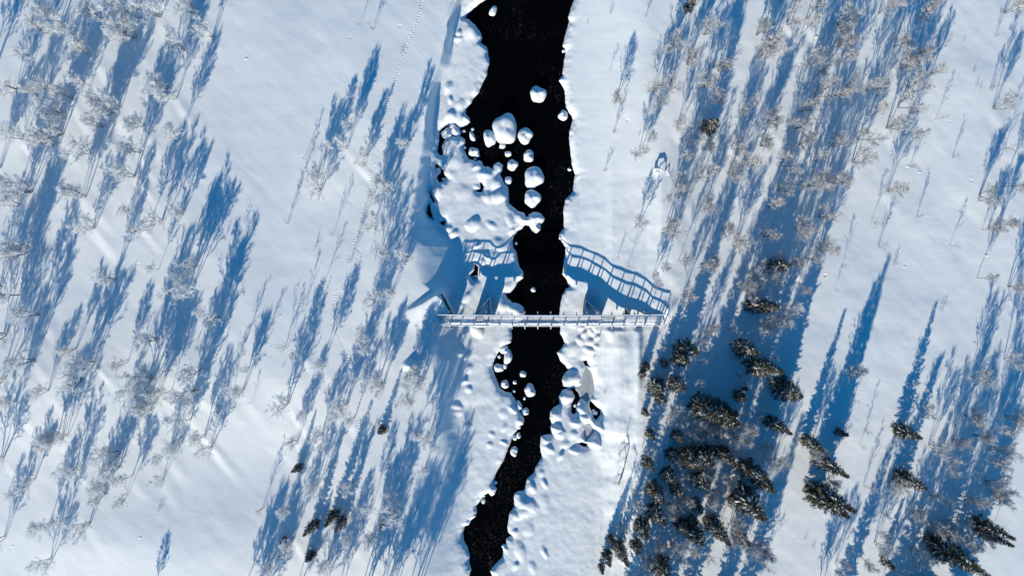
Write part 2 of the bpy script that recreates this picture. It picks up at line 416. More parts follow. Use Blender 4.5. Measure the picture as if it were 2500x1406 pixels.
def ground(X, Y):
    qx = CX + X / S; qy = CY - Y / S
    far = sstep((np.hypot(X, Y) - 90) / 300)
    zp = 0.45 * fbm(X / 26, Y / 26, 3, 3) + 0.07 * fbm(X / 5.5, Y / 5.5, 9, 3)
    zp += 0.02 * fbm((X + Y) / 2.2, (X - Y) / 7.5, 21, 3)           # wind-drawn drifts
    zp += 12.0 * far * fbm(X / 400, Y / 400, 33, 3)
    zp += np.where(qx > 1500, 0.03 * fbm(X / 2.6, Y / 2.6, 51, 3), 0)
    # wide hollows and swells
    for (hx, hy, sx, sy, a) in ((640, 1150, 200, 160, -0.6), (300, 1330, 260, 120, 0.5), (760, 560, 120, 260, -0.3), (2250, 620, 220, 260, -0.35), (80, 960, 160, 120, 0.3)):
        zp += a * np.exp(-((qx - hx) / sx) ** 2 - ((qy - hy) / sy) ** 2)
    # the ground in the lower left faces the sun
    zp += -0.04 * np.clip(-Y - 12, 0, 60) * sstep((1000 - qx) / 400) - 0.02 * np.clip(-Y - 12, 0, 60) * sstep((qx - 1600) / 500)
    # banks
    lt = np.interp(qy, LBa[:, 0], LBa[:, 1]); lf = np.interp(qy, LBa[:, 0], LBa[:, 2])
    rf = np.interp(qy, RBa[:, 0], RBa[:, 1]); rtp = np.interp(qy, RBa[:, 0], RBa[:, 2])
    wob = 2.5 * fbm(Y / 3.0, X / 30, 5, 3) + np.where((qx > 1300) & (qy > 800), 16 * fbm(Y / 4.5, X / 9, 6, 3), 0)
    wb2 = 9 * fbm(Y / 5.0, X / 14, 71, 3) * sstep((540 - qy) / 80) - 7 * sstep((520 - qy) / 90)
    ul = np.clip((qx - lt - wob - wb2) / np.maximum(lf - lt, 4), 0, 1)
    steep = sstep((520 - qy) / 90)
    f_l = sstep(ul) * (1 - steep) + steep * (0.8 * sstep(ul / (0.62 + 0.5 * fbm(Y / 4.0, X / 20, 72, 2))) + 0.2 * ul)
    u = np.clip((rtp - qx + wob) / np.maximum(rtp - rf, 4), 0, 1)
    ub = np.clip((rtp + 25 - qx + wob) / np.maximum(rtp - rf + 55, 4), 0, 1)
    f_r = sstep(ub)
    f = np.where(qx < 1300, f_l, f_r)
    if True:
        # snow ridge along the lower right bank
        yy = sstep((qy - 790) / 40) * sstep((1120 - qy) / 120)
        zp = zp - yy * 0.15 * np.exp(-((qx - 1535) / 14) ** 2)
    shelf = np.where((qx < 1345) | ((qx < 1475) & (qy > 790)), 1.0, 0.25)
    zs = -2.06 + shelf * (0.06 * fbm(X / 2.0, Y / 2.0, 12, 3) + 0.02 * fbm(X / .7, Y / .7, 14, 2))
    band = (X > PX(985) - 1) & (X < PX(1570) + 1)
    low = np.zeros_like(X)
    WOB = 1 + 0.45 * fbm(X / .9, Y / .9, 77, 2)
    for (bx, by, r, hh) in LUMPS:
        c = P(bx, by, -2.0); rr = r * S * 1.02
        dx_ = X - c.x; dy_ = Y - c.y; el = 1 + 0.35 * math.sin(bx * 1.7 + by); ro = bx * .37
        q = (((dx_ * math.cos(ro) + dy_ * math.sin(ro)) * el) ** 2 + ((dy_ * math.cos(ro) - dx_ * math.sin(ro)) / el) ** 2) / rr ** 2 * WOB
        low = np.maximum(low, np.where(q < 1, hh * (1 - np.minimum(q, 1)) ** (1.0 if hh >= .38 else 1.9), 0))
    zs = zs + low
    z = zp + (zs - zp) * f
    # the right bank as the bridge's shadow climbs it
    p600 = np.interp(qx, [1300, 1390, 1420, 1440, 1460, 1480, 1497, 1520, 1560, 1580, 1600, 1614, 1640], [-2.0, -1.94, -1.87, -1.71, -1.52, -1.32, -1.0, -.86, -.62, -.45, 0, .38, .45])
    p720 = np.interp(qx, [1300, 1385, 1426, 1441, 1457, 1470, 1488, 1509, 1532, 1556, 1579, 1595, 1640], [-2.1, -2.06, -1.92, -1.77, -1.5, -1.4, -1.09, -.76, -.49, -.37, -.12, .2, .45])
    tt = np.clip((qy - 610) / 110, 0, 1)
    pr = p600 + (p720 - p600) * tt + 0.05 * fbm(X / 1.5, Y / 1.5, 83, 2)
    wr = sstep((qy - 300) / 240) * sstep((800 - qy) / 60) * (qx > 1320) * sstep((1720 - qx) / 80)
    z = z + (pr - z) * wr
    # hollow scoured out on the upstream side of the right crib
    z = z - 0.7 * np.exp(-((qx - 1452) / 17) ** 2 - ((qy - 735) / 26) ** 2)
    # long drifts below the right end of the bridge
    yy = sstep((qy - 798) / 14) * sstep((1180 - qy) / 160)
    rx = 1508 + 10 * np.sin((qy - 800) / 60.0)
    z = z + yy * 0.30 * np.where(qx < rx, np.exp(-((qx - rx) / 34) ** 2), np.exp(-((qx - rx) / 26) ** 2))
    z = z + sstep((qy - 800) / 30) * sstep((qx - 1455) / 25) * sstep((1600 - qx) / 40) * (0.13 * fbm(qx / 17.0 + qy / 260.0, qy / 130.0, 91, 3) + 0.07 * fbm(X / 1.3, Y / 1.8, 93, 3))
    z = z + yy * 0.35 * np.exp(-((qx - 1558) / 9) ** 2) * sstep((1000 - qy) / 120)
    # drifted snow over the left bridge end
    ry = np.interp(qx, [975, 1030, 1074, 1090], [770, 744, 716, 716]); rh = np.interp(qx, [975, 1030, 1070, 1078], [0, .62, .64, .6])
    t = qy - ry
    bump = rh * np.where(t < 0, np.exp(-(t / 9) ** 2), np.exp(-(t / 34) ** 2))
    bump *= np.where(qx > 1080, np.exp(-((qx - 1080) / 6) ** 2), 1)
    z = z + bump
    # knoll on the left bank below the bridge
    t = np.hypot((qx - 1003) / 26, (qy - 893) / 20)
    z = z + 0.7 * sstep(1 - t) 
    # right bridge end: snow heaped on the abutment
    z = z + 0.35 * np.exp(-((qx - 1630) / 16) ** 2 - ((qy - 760) / 26) ** 2)
    # bright wedge under the right span
    z = z + 0.35 * np.exp(-((qx - 1500) / 26) ** 2 - ((qy - 790) / 30) ** 2)
    # snow cornice at the head of the left bank
    z = z + 0.35 * np.exp(-((qx - lt + 6) / 7) ** 2) * sstep((330 - qy) / 60)
    # open water
    d = np.full(X.shape, 40.0)
    m = (X > PX(1005)) & (X < PX(1500)) & (Y > -130) & (Y < 130)
    d[m] = sdf(X[m], Y[m], POLYS)
    edge = 0.30 + 0.16 * fbm(X / 1.1, Y / 1.1, 40, 2)
    dd = d + np.where(np.abs(d) < 1.5, 0.05 * fbm(X / .45, Y / .45, 61, 2), 0)
    land = WZ + (z - WZ) * (1 - np.exp(-np.maximum(dd, 0) / edge))
    return np.where(dd > 0, land, WZ + np.maximum(1.4 * dd, -1.2))

GZ = ground(GX, GY)

# animal prints pressed into the snow
def carve(px, py, r, dep):
    p = P(px, py)
    i0, i1 = np.searchsorted(gx, [p.x - 3 * r, p.x + 3 * r]); j0, j1 = np.searchsorted(gy, [p.y - 3 * r, p.y + 3 * r])
    if i1 <= i0 or j1 <= j0: return
    xx = GX[j0:j1, i0:i1] - p.x; yy = GY[j0:j1, i0:i1] - p.y
    q = (xx * xx + yy * yy) / (r * r)
    GZ[j0:j1, i0:i1] += dep * (-1.0 * np.exp(-q * 1.6) + 0.3 * np.exp(-(q - 2.2) ** 2))
for tr in TRAILS:
    for (a, b) in zip(tr[:-1], tr[1:]):
        L = math.hypot(b[0] - a[0], b[1] - a[1]); n = max(int(L / 6.2), 1)
        for k in range(n):
            t = k / n; sd = 1.0 if k % 2 else -1.0
            carve(a[0] + (b[0] - a[0]) * t + sd, a[1] + (b[1] - a[1]) * t, 0.16, 0.065)
# pits and lumps where buried plants break the crust
for k in range(60):
    side = random.random()
    px_ = random.uniform(0, 1000) if side < 0.4 else random.uniform(1460, 2500)
    carve(px_, random.uniform(0, 1406), random.uniform(0.12, 0.22), random.choice((-1, 1)) * random.uniform(0.04, 0.10))

def zat(x, y):
    i = int(np.clip(np.searchsorted(gx, x), 1, len(gx) - 1)); j = int(np.clip(np.searchsorted(gy, y), 1, len(gy) - 1))
    return float(GZ[j, i])

# wind drifts trailing from the birches are added once the trees are listed (see below)
def drift(x, y, ang, L, w, a):
    i0, i1 = np.searchsorted(gx, [x - 1.2 * L, x + 1.2 * L]); j0, j1 = np.searchsorted(gy, [y - 1.2 * L, y + 1.2 * L])
    xx = GX[j0:j1, i0:i1] - x; yy = GY[j0:j1, i0:i1] - y
    c, s_ = math.cos(ang), math.sin(ang)
    u = xx * c + yy * s_; v = -xx * s_ + yy * c
    prof = np.exp(-((u - 0.45 * L) / (0.42 * L)) ** 2)
    GZ[j0:j1, i0:i1] += a * prof * (np.exp(-(v / w) ** 2) - 0.7 * np.exp(-((v + 1.5 * w) / w) ** 2))

#__TREES__
# kinds: B birch, S sapling, T shrub, P spruce, Q young spruce   (crown centre px, py, height m)
B_LEFT = """113,38,6.2 147,68,6 85,65,5.5 184,113,6 208,124,5.5 280,58,6 305,74,5.5 362,20,6 454,7,5.8 500,72,5.5 427,106,5.6 382,198,6.6 408,226,5.6 191,195,6 239,232,5.4 270,250,5.6
116,266,6 119,317,6 98,348,5.6 191,362,6 225,300,5.2 314,362,6 304,423,5.6 413,334,5.8 55,130,5.4 10,208,5.2 96,208,4.4 68,225,4 41,461,5.6 177,474,6 222,34,5.4 266,2,5.6 321,27,5.6 14,440,5.6 254,266,5
334,559,6.2 375,535,5.2 208,552,4.6 27,614,6 46,597,5.2 14,494,5.6 171,477,5.2 256,682,5.2 297,511,4 372,655,4.2 440,709,6.4 455,651,5.4 358,832,6.4 515,774,5.4 164,852,4.4 205,890,5.6 51,883,6.2 293,883,4.6 471,907,7.4
341,928,6.4 174,931,5.2 430,518,4.4 334,967,6.8 352,990,6 256,1117,6.2 262,1151,5.6 283,1220,4.8 433,1035,7.2 420,1080,5.6 386,1117,4.6 379,1179,3.6 498,1100,3.8 119,1086,5.6 137,1070,5 116,1063,4.6 51,1182,4.6 27,1209,3.8
85,1298,5.2 133,1278,4.8 191,1291,5 96,1380,4.2 577,957,4.6 160,1151,4.6 10,984,5 99,957,4.2 478,1073,5 235,1180,5.4 300,1170,4.6 232,1215,4.4 395,960,5.6 455,960,6.4 30,330,4.6 150,230,5.2 330,300,4.6 60,770,6.2 10,720,6.4
838,355,4.6 855,300,4.6 804,362,4.2 763,420,4.6 772,458,4.4 890,376,3.8 883,399,3.2 982,352,4.6 930,447,4.6 946,461,4.2 917,477,4.2 913,521,4.6 910,552,4.2 924,620,4 992,627,4.4 910,730,4.8 954,713,4.2 886,822,4.8 890,856,4.2
774,897,5.6 722,863,4.2 1030,931,4.8 989,934,4.8 917,934,4.4 686,993,5.6 838,994,5.4 826,1006,4.8 1023,945,4.6 985,977,4.6 1036,1148,3.4 1070,1097,3.6 902,1243,4.6 958,1213,4.2 954,1257,4.6 900,1322,4.6 774,1073,4.6 712,1086,4.2 929,940,4.6
1000,985,4.2 860,1020,4.4 1012,1060,4.4 1040,1075,4 740,1010,4.2 852,1190,4 760,1200,4.4 690,1255,4.2 1010,900,3.8 700,1330,4.8 640,1385,4.6 788,1386,4.6 842,1330,4.2"""
S_LEFT = """736,381,2.6 726,444,2.6 876,55,2.4 907,65,2.6 784,690,3 695,542,2.6 804,573,2.8 852,636,2.6 420,1077,2.2 625,1256,3.4 611,985,1.9 794,1148,2.6 778,745,1.6 590,835,3 620,860,3.2 600,900,3 556,960,3 1094,1174,1.8 740,745,2.6 690,850,3.2 870,560,3.0
520,1010,3.2 545,930,3.2 245,742,1.4"""
T_LEFT = """977,133,0.7 382,1249,0.8 1048,1290,0.9 592,545,1.1 612,556,1.0 768,603,0.9 690,897,0.5"""
P_LEFT = """719,1150,4.4 931,1052,4.0 801,1272,7.6 826,1284,6.4 752,1296,6.6 931,1284,3.4 685,1325,3.0 685,1357,3.2 750,1366,4.4"""
B_OFF = """555,1500,7 585,1530,7.5 612,1490,6 860,1500,8 905,1530,8 945,1490,7 985,1500,7.5 1010,1480,6 800,1510,7 350,1470,4 -40,700,6.5 -30,820,6.5 -50,150,6 -35,1130,5.5 700,1480,6 760,1490,6 880,1470,6.5 1640,1480,6 1760,1490,6.5 2020,1500,6 2170,1500,6.5 2260,1480,6 -25,930,6 -40,400,6 -30,1330,5"""
B_RIGHT = """1510,237,4.2 1602,212,4.6 1612,246,4.2 1568,369,4.4 1588,338,4.2 1646,106,5 1687,143,4.8 1663,307,4.2 1728,201,5 1752,239,5 1766,160,5.2 1735,70,4.6 1824,263,4.6 1680,382,5 1800,352,5 1808,368,4.4 1718,427,5.2 1793,416,5 1837,396,4.4
1865,68,5.6 1870,126,5.2 1731,358,4.4 1645,205,4.6 1643,484,4.8 1636,538,5 1640,562,4.6 1735,504,4.6 1776,559,5 1813,590,4.8 1728,651,5 1745,640,4.6 1568,542,3.6 1602,678,4 1632,651,4.2 1677,723,4.6 1663,634,4 1848,665,5.2 1841,709,5.4 1820,690,4.6 1738,801,4.2 1660,450,4.6 1700,340,4.6
1653,1015,5 1705,1063,5.6 1720,1050,5 1745,1042,4.8 1803,1073,5.4 1827,1049,5 1728,1161,5 1677,1223,4.6 1738,1216,4.8 1800,1288,5.2 1806,1329,5 1684,1349,5 1646,1336,4.8 1580,1380,5 1854,1346,4.6 1640,1240,4.4 1780,1170,4.6 1610,1330,4.6 1560,1240,3.6 1870,1100,4.6
1990,27,6 1942,38,6 1976,65,5.6 2072,41,6 2075,92,6.2 2177,10,6 2273,24,5.4 1894,109,5.6 1875,120,5 1997,143,5.4 2020,164,5 2078,137,5 2015,218,5.8 2067,218,5.6 2140,208,5.4 2232,147,5.8 2250,137,5 2208,99,4.6 2246,208,5.6 2224,246,5.6 2150,273,5.2
2194,300,5.2 2235,317,5.2 1959,304,5 1891,290,5 1973,263,4.8 1970,345,5 2055,345,5 2119,328,5.4 2109,386,5.6 1928,393,5.6 2007,389,5.4 1995,447,5.8 2022,447,5.4 2061,440,5 1873,348,5 2191,461,4.6 2485,14,5 2454,255,4.6 2420,471,4.6 2485,447,5.2 2293,171,3.4
1969,552,5.4 2020,525,4.8 2020,607,5 1986,627,5 1880,573,5 1911,763,5.8 1930,779,5.4 1887,668,5.2 1905,668,5 1969,716,4.6 1900,640,4.6 1875,790,5.2 1945,640,4 1895,500,5 1920,455,5 2092,904,4.6 2403,924,5 2488,883,5.4 2410,676,3.8 2495,699,4.8 2437,556,3.6 2467,545,4
1997,1115,4.8 2034,1179,4.8 2386,1022,5 2297,1097,4.8 2334,1144,5.2 2454,1059,5 2454,1104,5.2 2447,1134,5 2440,1189,5.2 2457,1216,5 2379,1226,5.6 2324,1308,6.4 2340,1290,6 2297,1220,4.4 2194,1189,4.4 2065,1390,4.6 2123,1370,4.4 2253,1356,4.6 1904,1127,4 2488,1025,5 2406,1069,4.6 2370,1330,5.4 1870,1345,5 2160,1340,4.4
2270,1000,3.4 2160,1310,3.8 2420,1310,4.6 2350,1080,4.4 2300,1290,4.6 2250,1260,3.8"""
S_RIGHT = """1512,274,2.4 1503,317,2.2 1492,164,1.6 1482,411,1.6 1537,648,2.4 1513,629,1.4 1745,868,2 2239,404,2.2 2300,284,2.6 2338,382,1.9 2147,540,2.8 2160,598,2.6 2338,596,2.6 2253,527,2.2 2068,653,2.4 2413,483,3.6 2113,1088,2 2126,1196,3 2140,1210,2.4 1578,38,1.4 1690,470,2.2
1547,1199,2.4 2044,705,1.3 2440,83,1.6 2480,360,3.6 2430,210,2.2 1458,873,2.0 2235,938,2.6 2128,1060,2.6 2170,1260,2.8 2090,980,1.6 1880,1093,1.6 2455,1290,3 2410,560,1.6
1792,1245,3.7 1735,1366,3.5 1894,868,3.3 1655,1126,3.4 1570,930,3.0 1623,1278,2.8 1790,876,2.6 1883,926,2.9 1671,1377,3.4 1812,923,3.9 1817,1380,3.9 1674,1017,2.8 1618,839,3.0 1785,802,3.5 1864,1088,3.0 1741,1223,2.7 1839,1307,2.6 1853,1020,3.4 1568,828,2.9 1694,1115,3.7 1578,1367,2.7 1689,1166,3.9 1764,987,3.0 1619,1214,4.0 1713,942,3.4 1719,833,3.9 1577,1096,3.8 1853,864,3.2 1673,1072,4.0 1876,1386,3.2 1712,888,3.1 1794,1100,3.1 1598,963,3.7 1852,1265,3.6"""
T_RIGHT = """1492,24,.8 1438,45,.4 2191,643,1.0 2304,759,.9 2356,100,.4 1990,1340,.5 1910,1285,.7 1970,1318,.5 1480,965,.5 1560,330,.5 2395,215,.6 2425,218,.7 2384,210,.6 2490,38,.8 2050,905,.4 1500,245,.8 1700,410,.5 2378,175,.5"""
P_RIGHT = """1690,6,4.6 1742,302,5.0 1854,750,6.6 1684,852,7.2 1830,852,7.2 1862,897,7.0 1888,905,6.4 1581,897,3.2 1609,945,4.8 1663,945,6.6 1615,975,4.6 1592,1063,4.2 1585,1134,4.6 1639,1168,5.6 1694,1131,7.6 1725,1117,6.6
1735,1001,8.2 1786,1030,7.8 1779,1115,6.4 1844,1158,7.6 1838,1234,9.4 1605,1209,6.8 1604,1260,5.8 1576,1298,5.6 1704,1240,4.2 1757,1297,7.2 1699,1306,6.8 1522,1364,6.2 1499,1336,3.6 1490,1384,4.6 1622,1394,6.2 1911,648,6.0 1880,750,5.6
1935,955,7.4 1904,1040,6.6 1991,1085,5.6 2037,1142,7.6 2038,1224,9.8 2026,1236,8.6 2229,1062,5.4 2232,1178,5.4 1872,1182,6.2 2350,1366,8.6 2385,1390,7.6 2433,1298,6.6 2440,1316,6 1670,880,6.2 1650,1120,5.6 1770,1008,7 1572,915,2.6 1578,1010,3 1720,1180,5.0 1660,1070,4.8 1815,970,4.6 1665,1290,4.8 1815,1320,4.8 1655,1200,4.4 1560,1345,4.2 1560,1500,8 1620,1540,9 1700,1480,8 1790,1500,9 1830,1560,9 2090,1520,8 2230,1540,9 2300,1500,9 2390,1530,9"""
Q_RIGHT = """2058,1059,2.8 2177,1380,3.2 1626,887,3.0 1745,1060,3.0 1820,950,1.8 1475,1406,2.4"""

def parse(txt): return [tuple(float(v) for v in e.split(',')) for e in txt.split()]

TREES = []
for txt, kind in ((B_LEFT, 'BL'), (S_LEFT, 'SL'), (T_LEFT, 'TL'), (P_LEFT, 'P'), (B_OFF, 'BL'), (B_RIGHT, 'BR'), (S_RIGHT, 'SR'), (T_RIGHT, 'TR'), (P_RIGHT, 'P'), (Q_RIGHT, 'Q')):
    for (cx, cy, h) in parse(txt):
        h *= {'BL': .90, 'BR': .92, 'P': 1.12}.get(kind, 1.0)
        if kind == 'P' and cx < 1000: h *= .68
        x, y = tree_pt(cx, cy, h)
        TREES.append(dict(kind=kind, cx=cx, cy=cy, h=h, x=x, y=y))

for t in TREES:
    if t['kind'] in ('BL', 'BR') and t['cx'] < 900 or t['kind'] == 'BR':
        if abs(t['y']) < 41 and abs(t['x']) < 70 and random.random() < (0.45 if t['kind'] == 'BL' else 0.2):
            drift(t['x'], t['y'], math.radians(-56 + random.uniform(-6, 6)), random.uniform(3.5, 7), random.uniform(0.5, 0.9), random.uniform(0.03, 0.08))

nx, ny = len(gx), len(gy)
co = np.stack([GX.ravel(), GY.ravel(), GZ.ravel()], 1).astype(np.float32)
jj, ii = np.meshgrid(np.arange(ny - 1), np.arange(nx - 1), indexing='ij')
a0 = (jj * nx + ii).ravel()
quads = np.stack([a0, a0 + 1, a0 + nx + 1, a0 + nx], 1).astype(np.int32)
me = bpy.data.meshes.new("snow_ground")
me.vertices.add(len(co)); me.vertices.foreach_set('co', co.ravel())
me.loops.add(quads.size); me.loops.foreach_set('vertex_index', quads.ravel())
me.polygons.add(len(quads))
me.polygons.foreach_set('loop_start', np.arange(0, quads.size, 4, dtype=np.int32))
me.polygons.foreach_set('loop_total', np.full(len(quads), 4, dtype=np.int32))
me.polygons.foreach_set('use_smooth', np.ones(len(quads), dtype=bool))
me.update(calc_edges=True)
me.materials.append(M_SNOW)
tag(link("snow_ground", me), kind="structure")

wm = MB()
wm.v = [(-16, -170, WZ), (18, -170, WZ), (18, 95, WZ), (-16, 95, WZ)]; wm.f = [(0, 1, 2, 3)]
tag(wm.build("river_water", M_WATER), kind="structure")

# thin grey ice in three gaps of the shelf
for poly, lab in zip(ICE_POLYS, ("large flat patch of grey ice below the shrub on the right shore", "small grey ice patch beside the pointed snow heap on the right shore",
                                 "tiny grey ice scrap in the crack north of the left bridge pier")):
    pts = unproj(poly, WZ)
    c = pts.mean(0)
    pts = c + (pts - c) * 1.04
    m = MB(); n = len(pts)
    sub = []
    for i in range(n):
        p, q = pts[i], pts[(i + 1) % n]
        for k in range(3):
            r = p + (q - p) * k / 3; sub.append(r + rng.normal(0, .03, 2))
    n = len(sub)
    m.v = [(p[0], p[1], WZ - 0.08) for p in sub] + [(p[0], p[1], WZ + 0.05) for p in sub] + [(c[0] + (p[0] - c[0]) * .9, c[1] + (p[1] - c[1]) * .9, WZ + 0.09) for p in sub]
    m.f = [(i, (i + 1) % n, n + (i + 1) % n, n + i) for i in range(n)] + [(n + i, n + (i + 1) % n, 2 * n + (i + 1) % n, 2 * n + i) for i in range(n)] + [tuple(range(2 * n, 3 * n))]
    tag(m.build("ice_sheet", M_ICE), lab, "ice", "grey ice sheets by the shore")

# ------------------------------------------------------------------ snow pillows standing in the river
PIL = [(1204, 27, 8, 14, -.4, "slanted narrow snow lump near the top edge of the black water"),
 (1314, 230, 20, 19, 0, "knobbly snow mound alone in midstream, above the large boulder cluster"),
 (1375, 282, 11, 13, 0, "egg-shaped snow mound close to the upper right shore"),
 (1376, 125, 4, 4, 0, "tiny snow ball touching the right shore near the top"),
 (1233, 314, 30, 36, .2, "largest pear-shaped snow mound in the black river"),
 (1195, 337, 15, 20, .3, "snow mound pressed against the left foot of the largest river mound"),
 (1282, 331, 18, 19, -.3, "rounded snow mound touching the right side of the largest river mound"),
 (1153, 333, 6, 13, .35, "long thin snow lump between the left shelf and the largest mound"),
 (1154, 316, 4, 4, 0, "small snow ball above the long thin lump by the left shelf"),
 (1132, 321, 5, 4, .4, "ragged snow crumb in the channel beside the left shelf tip"),
 (1226.7, 356, 8, 7, 0, "small snow mound just below the largest river mound"),
 (1156, 371, 13, 11, 0, "cauliflower-like snow mound off the left shelf's sloping edge"),
 (1166, 379, 6, 5, 0, "small snow knob stuck to the lower right of the cauliflower-like mound"),
 (1160, 389, 3.5, 3.5, 0, "tiny snow ball between the cauliflower-like mound and the shelf"),
 (1240.5, 376, 8, 7, 0, "small oval snow mound, topmost of the short row beside the shelf"),
 (1251, 403, 13, 13, 0, "heart-shaped snow mound in the middle of the mound row"),
 (1291, 381, 13, 14.5, 0, "upright oval snow mound above the biggest egg-shaped one in midstream"),
 (1303.5, 432.5, 22, 28, -.25, "big smooth egg-shaped snow mound in midstream"),
 (1300, 484, 20.5, 20.5, 0, "round snow mound directly below the big egg-shaped one"),
 (1240.5, 441, 9, 10, 0, "small snow mound with a dent right beside the shelf edge"),
 (1390, 414, 5, 3.5, -.4, "small bright snow crumb near a notch in the right shore"),
 (1091, 326, 13, 13, 0, "snow mound in the dark channel behind the left shelf"),
 (1112.5, 321, 11, 14, .3, "snow mound bridging the narrow channel at the shelf's tip"),
 (1103, 309, 8, 6, .5, "small snow knob at the top of the narrow left channel"),
 (1134, 361, 4, 4, 0, "tiny snow ball tucked against the shelf's upper right edge"),
 (1260, 594, 4, 3.5, 0, "tiny snow ring of a lump below the shelf's two-headed point"),
 (1302, 707, 6, 6, 0, "lone small snow ball in the black water just above the footbridge"),
 (1231.5, 854, 11, 10, 0, "upper snow mound of the stacked pair below the footbridge"),
 (1240, 872, 10, 17, -.15, "tall lower snow mound of the stacked pair below the footbridge"),
 (1218.7, 871, 4, 4, 0, "small snow ball left of the stacked pair below the footbridge"),
 (1217.6, 898, 12, 10, 0, "wide snow mound hugging the left shore below the stacked pair"),
 (1232.5, 893.5, 5, 7, 0, "small upright snow knob right of the wide shore mound"),
 (1277, 913, 8, 8, 0, "round snow ball in midstream, nearest below the footbridge"),
 (1257, 933, 5, 5, 0, "small snow ball left of the oval midstream mound"),
 (1255, 955, 4, 3, 0, "tiny flat snow crumb just off the left shore's bulge"),
 (1232.5, 938, 10, 10, 0, "round snow mound on the left shore above the bulge"),
 (1294, 953, 13, 16, 0, "oval snow mound alone in midstream below the footbridge"),
 (1280.5, 972.5, 3, 4, 0, "tiny upright crumb under the oval midstream mound"),
 (1265.6, 990, 8, 13, .3, "long snow mound lying along the left shelf's edge"),
 (1282.7, 1004.5, 9, 9, 0, "round snow mound furthest out from the left shelf's edge"),
 (1267.7, 1043, 4, 4, 0, "tiny snow ball under the left shelf's last bulge"),
 (1257, 1068.5, 6, 6, 0, "left one of two touching snow balls near the narrows"),
 (1265.6, 1063, 6, 7, 0, "right one of two touching snow balls near the narrows"),
 (1255, 1101.6, 9, 12, 0, "egg-shaped snow mound at the head of the lower narrows"),
 (1419, 986, 9, 9, 0, "round snow ball by the dark pocket on the right shore"),
 (1404, 990, 4, 4, 0, "tiny snow crumb in the dark pocket's left part"),
 (1454, 1009, 6, 5, 0, "small snow knob in the dark pocket near the right bank"),
 (1446, 1027, 9, 8, 0, "round snow ball under the dark pocket by the right bank"),
 (1449, 1002, 3, 3, 0, "tiny snow crumb topmost in the dark pocket by the right bank"),
 (1209, 1178.5, 5, 5, 0, "small snow ball off the left shore where the river bends"),
 (1180, 1223, 5.5, 6, 0, "small snow ball in the cove of the lower left shore"),
 (1182, 1210, 3, 3, 0, "tiny snow crumb against the lower left shore's cove"),
 (1229, 1332, 4.5, 4.5, 0, "small snow knob on the lower right shore near the bottom"),
 (1070, 417, 6, 8, .4, "small broken lump in the dark gap under the left bank"),
 (1083, 438, 5, 4, 0, "tiny broken lump at the lower end of the left bank gap")]
for n_, (px, py, rx, ry, rot, lab) in enumerate(PIL):
    r = random.Random(100 + n_)
    hgt = 0.62 * min(rx, ry) * S + 0.12
    zc = WZ + hgt * 0.4
    c = P(px, py, zc)
    m = MB(); NA = 28 if rx > 8 else 16
    rings = [(1.0, -0.25), (1.03, -0.02), (1.06, 0.12), (1.0, 0.38), (0.9, 0.62), (0.74, 0.82), (0.52, 0.95), (0.26, 1.0)] if rx > 5 else [(1.0, -0.2), (1.05, .1), (.85, .65), (.45, .95)]
    ph = [r.uniform(0, 6.28) for _ in range(5)]
    amp = [0.05, 0.06, 0.045, 0.03, 0.02]
    for (t, zz) in rings:
        for k in range(NA):
            a = 2 * math.pi * k / NA
            w = 1 + sum(amp[q] * math.sin((q + 2) * a + ph[q]) for q in range(5))
            lx = rx * S * t * w * math.cos(a); ly = ry * S * t * w * math.sin(a)
            zz2 = zz * (1 + 0.10 * math.sin(2 * a + ph[1]) + .06 * math.sin(3 * a + ph[2]) * t)
            m.v.append((lx * math.cos(rot) - ly * math.sin(rot), lx * math.sin(rot) + ly * math.cos(rot), zz2 * hgt))
    for j in range(len(rings) - 1):
        for k in range(NA):
            m.f.append((j * NA + k, j * NA + (k + 1) % NA, (j + 1) * NA + (k + 1) % NA, (j + 1) * NA + k))
    m.v.append((0, 0, hgt * 1.01)); top = len(m.v) - 1; j = len(rings) - 1
    for k in range(NA): m.f.append((j * NA + k, j * NA + (k + 1) % NA, top))
    o = m.build("snow_mound", M_SNOW, smooth=True)
    o.location = (c.x, c.y, WZ)
    tag(o, lab, "snow mound", "snow mounds standing in the river")

#__BRIDGE__
# ------------------------------------------------------------------ footbridge
ZD = 0.40                                    # deck surface
bx0, bx1 = PX(1069, ZD + 1), PX(1623, ZD + 1)
yN, yS = PY(768.0, ZD + 1.1), PY(793.3, ZD + 1.1)
yc = (yN + yS) / 2; hw = (yN - yS) / 2
def cam_(x):                                 # slight sag towards the middle, bowed a touch downstream
    t = (x - bx0) / (bx1 - bx0)
    return -0.13 * math.sin(math.pi * t), -0.10 * math.sin(math.pi * t)
bridge = empty("footbridge", (bx0, yc, ZD))
tag(bridge, "narrow snow-dusted wooden footbridge with two handrails spanning the black river", "bridge")
def bp_(x, y, z):                            # bridge-local point
    dy, dz = cam_(x)
    return (x - bx0, y + dy - 0, z + dz)
plank_m = MB(); plank_m.box((-0.048, -hw + 0.10, -0.045), (0.048, hw - 0.10, 0.0))
plank_meshes = []
for k in range(5):
    mm = MB(); e1, e2 = random.uniform(-.03, .03), random.uniform(-.03, .03)
    mm.box((-0.046, -hw + 0.07 + e1, -0.05), (0.046, hw - 0.07 + e2, 0.0))
    plank_meshes.append(mm.mesh("plank", M_PLANK))
PITCH = (bx1 - bx0 - 0.3) / 230
for k in range(230):
    x = bx0 + 0.15 + (k + .5) * PITCH
    o = link("plank", plank_meshes[k % 5], bridge)
    l = bp_(x, 0, 0); o.location = (l[0], l[1], l[2] + random.uniform(-.006, .006))
    o.rotation_euler = (0, 0, random.uniform(-.01, .01))
NS = 40
def along(y, z): return [bp_(bx0 + (bx1 - bx0) * i / NS, y, z) for i in range(NS + 1)]
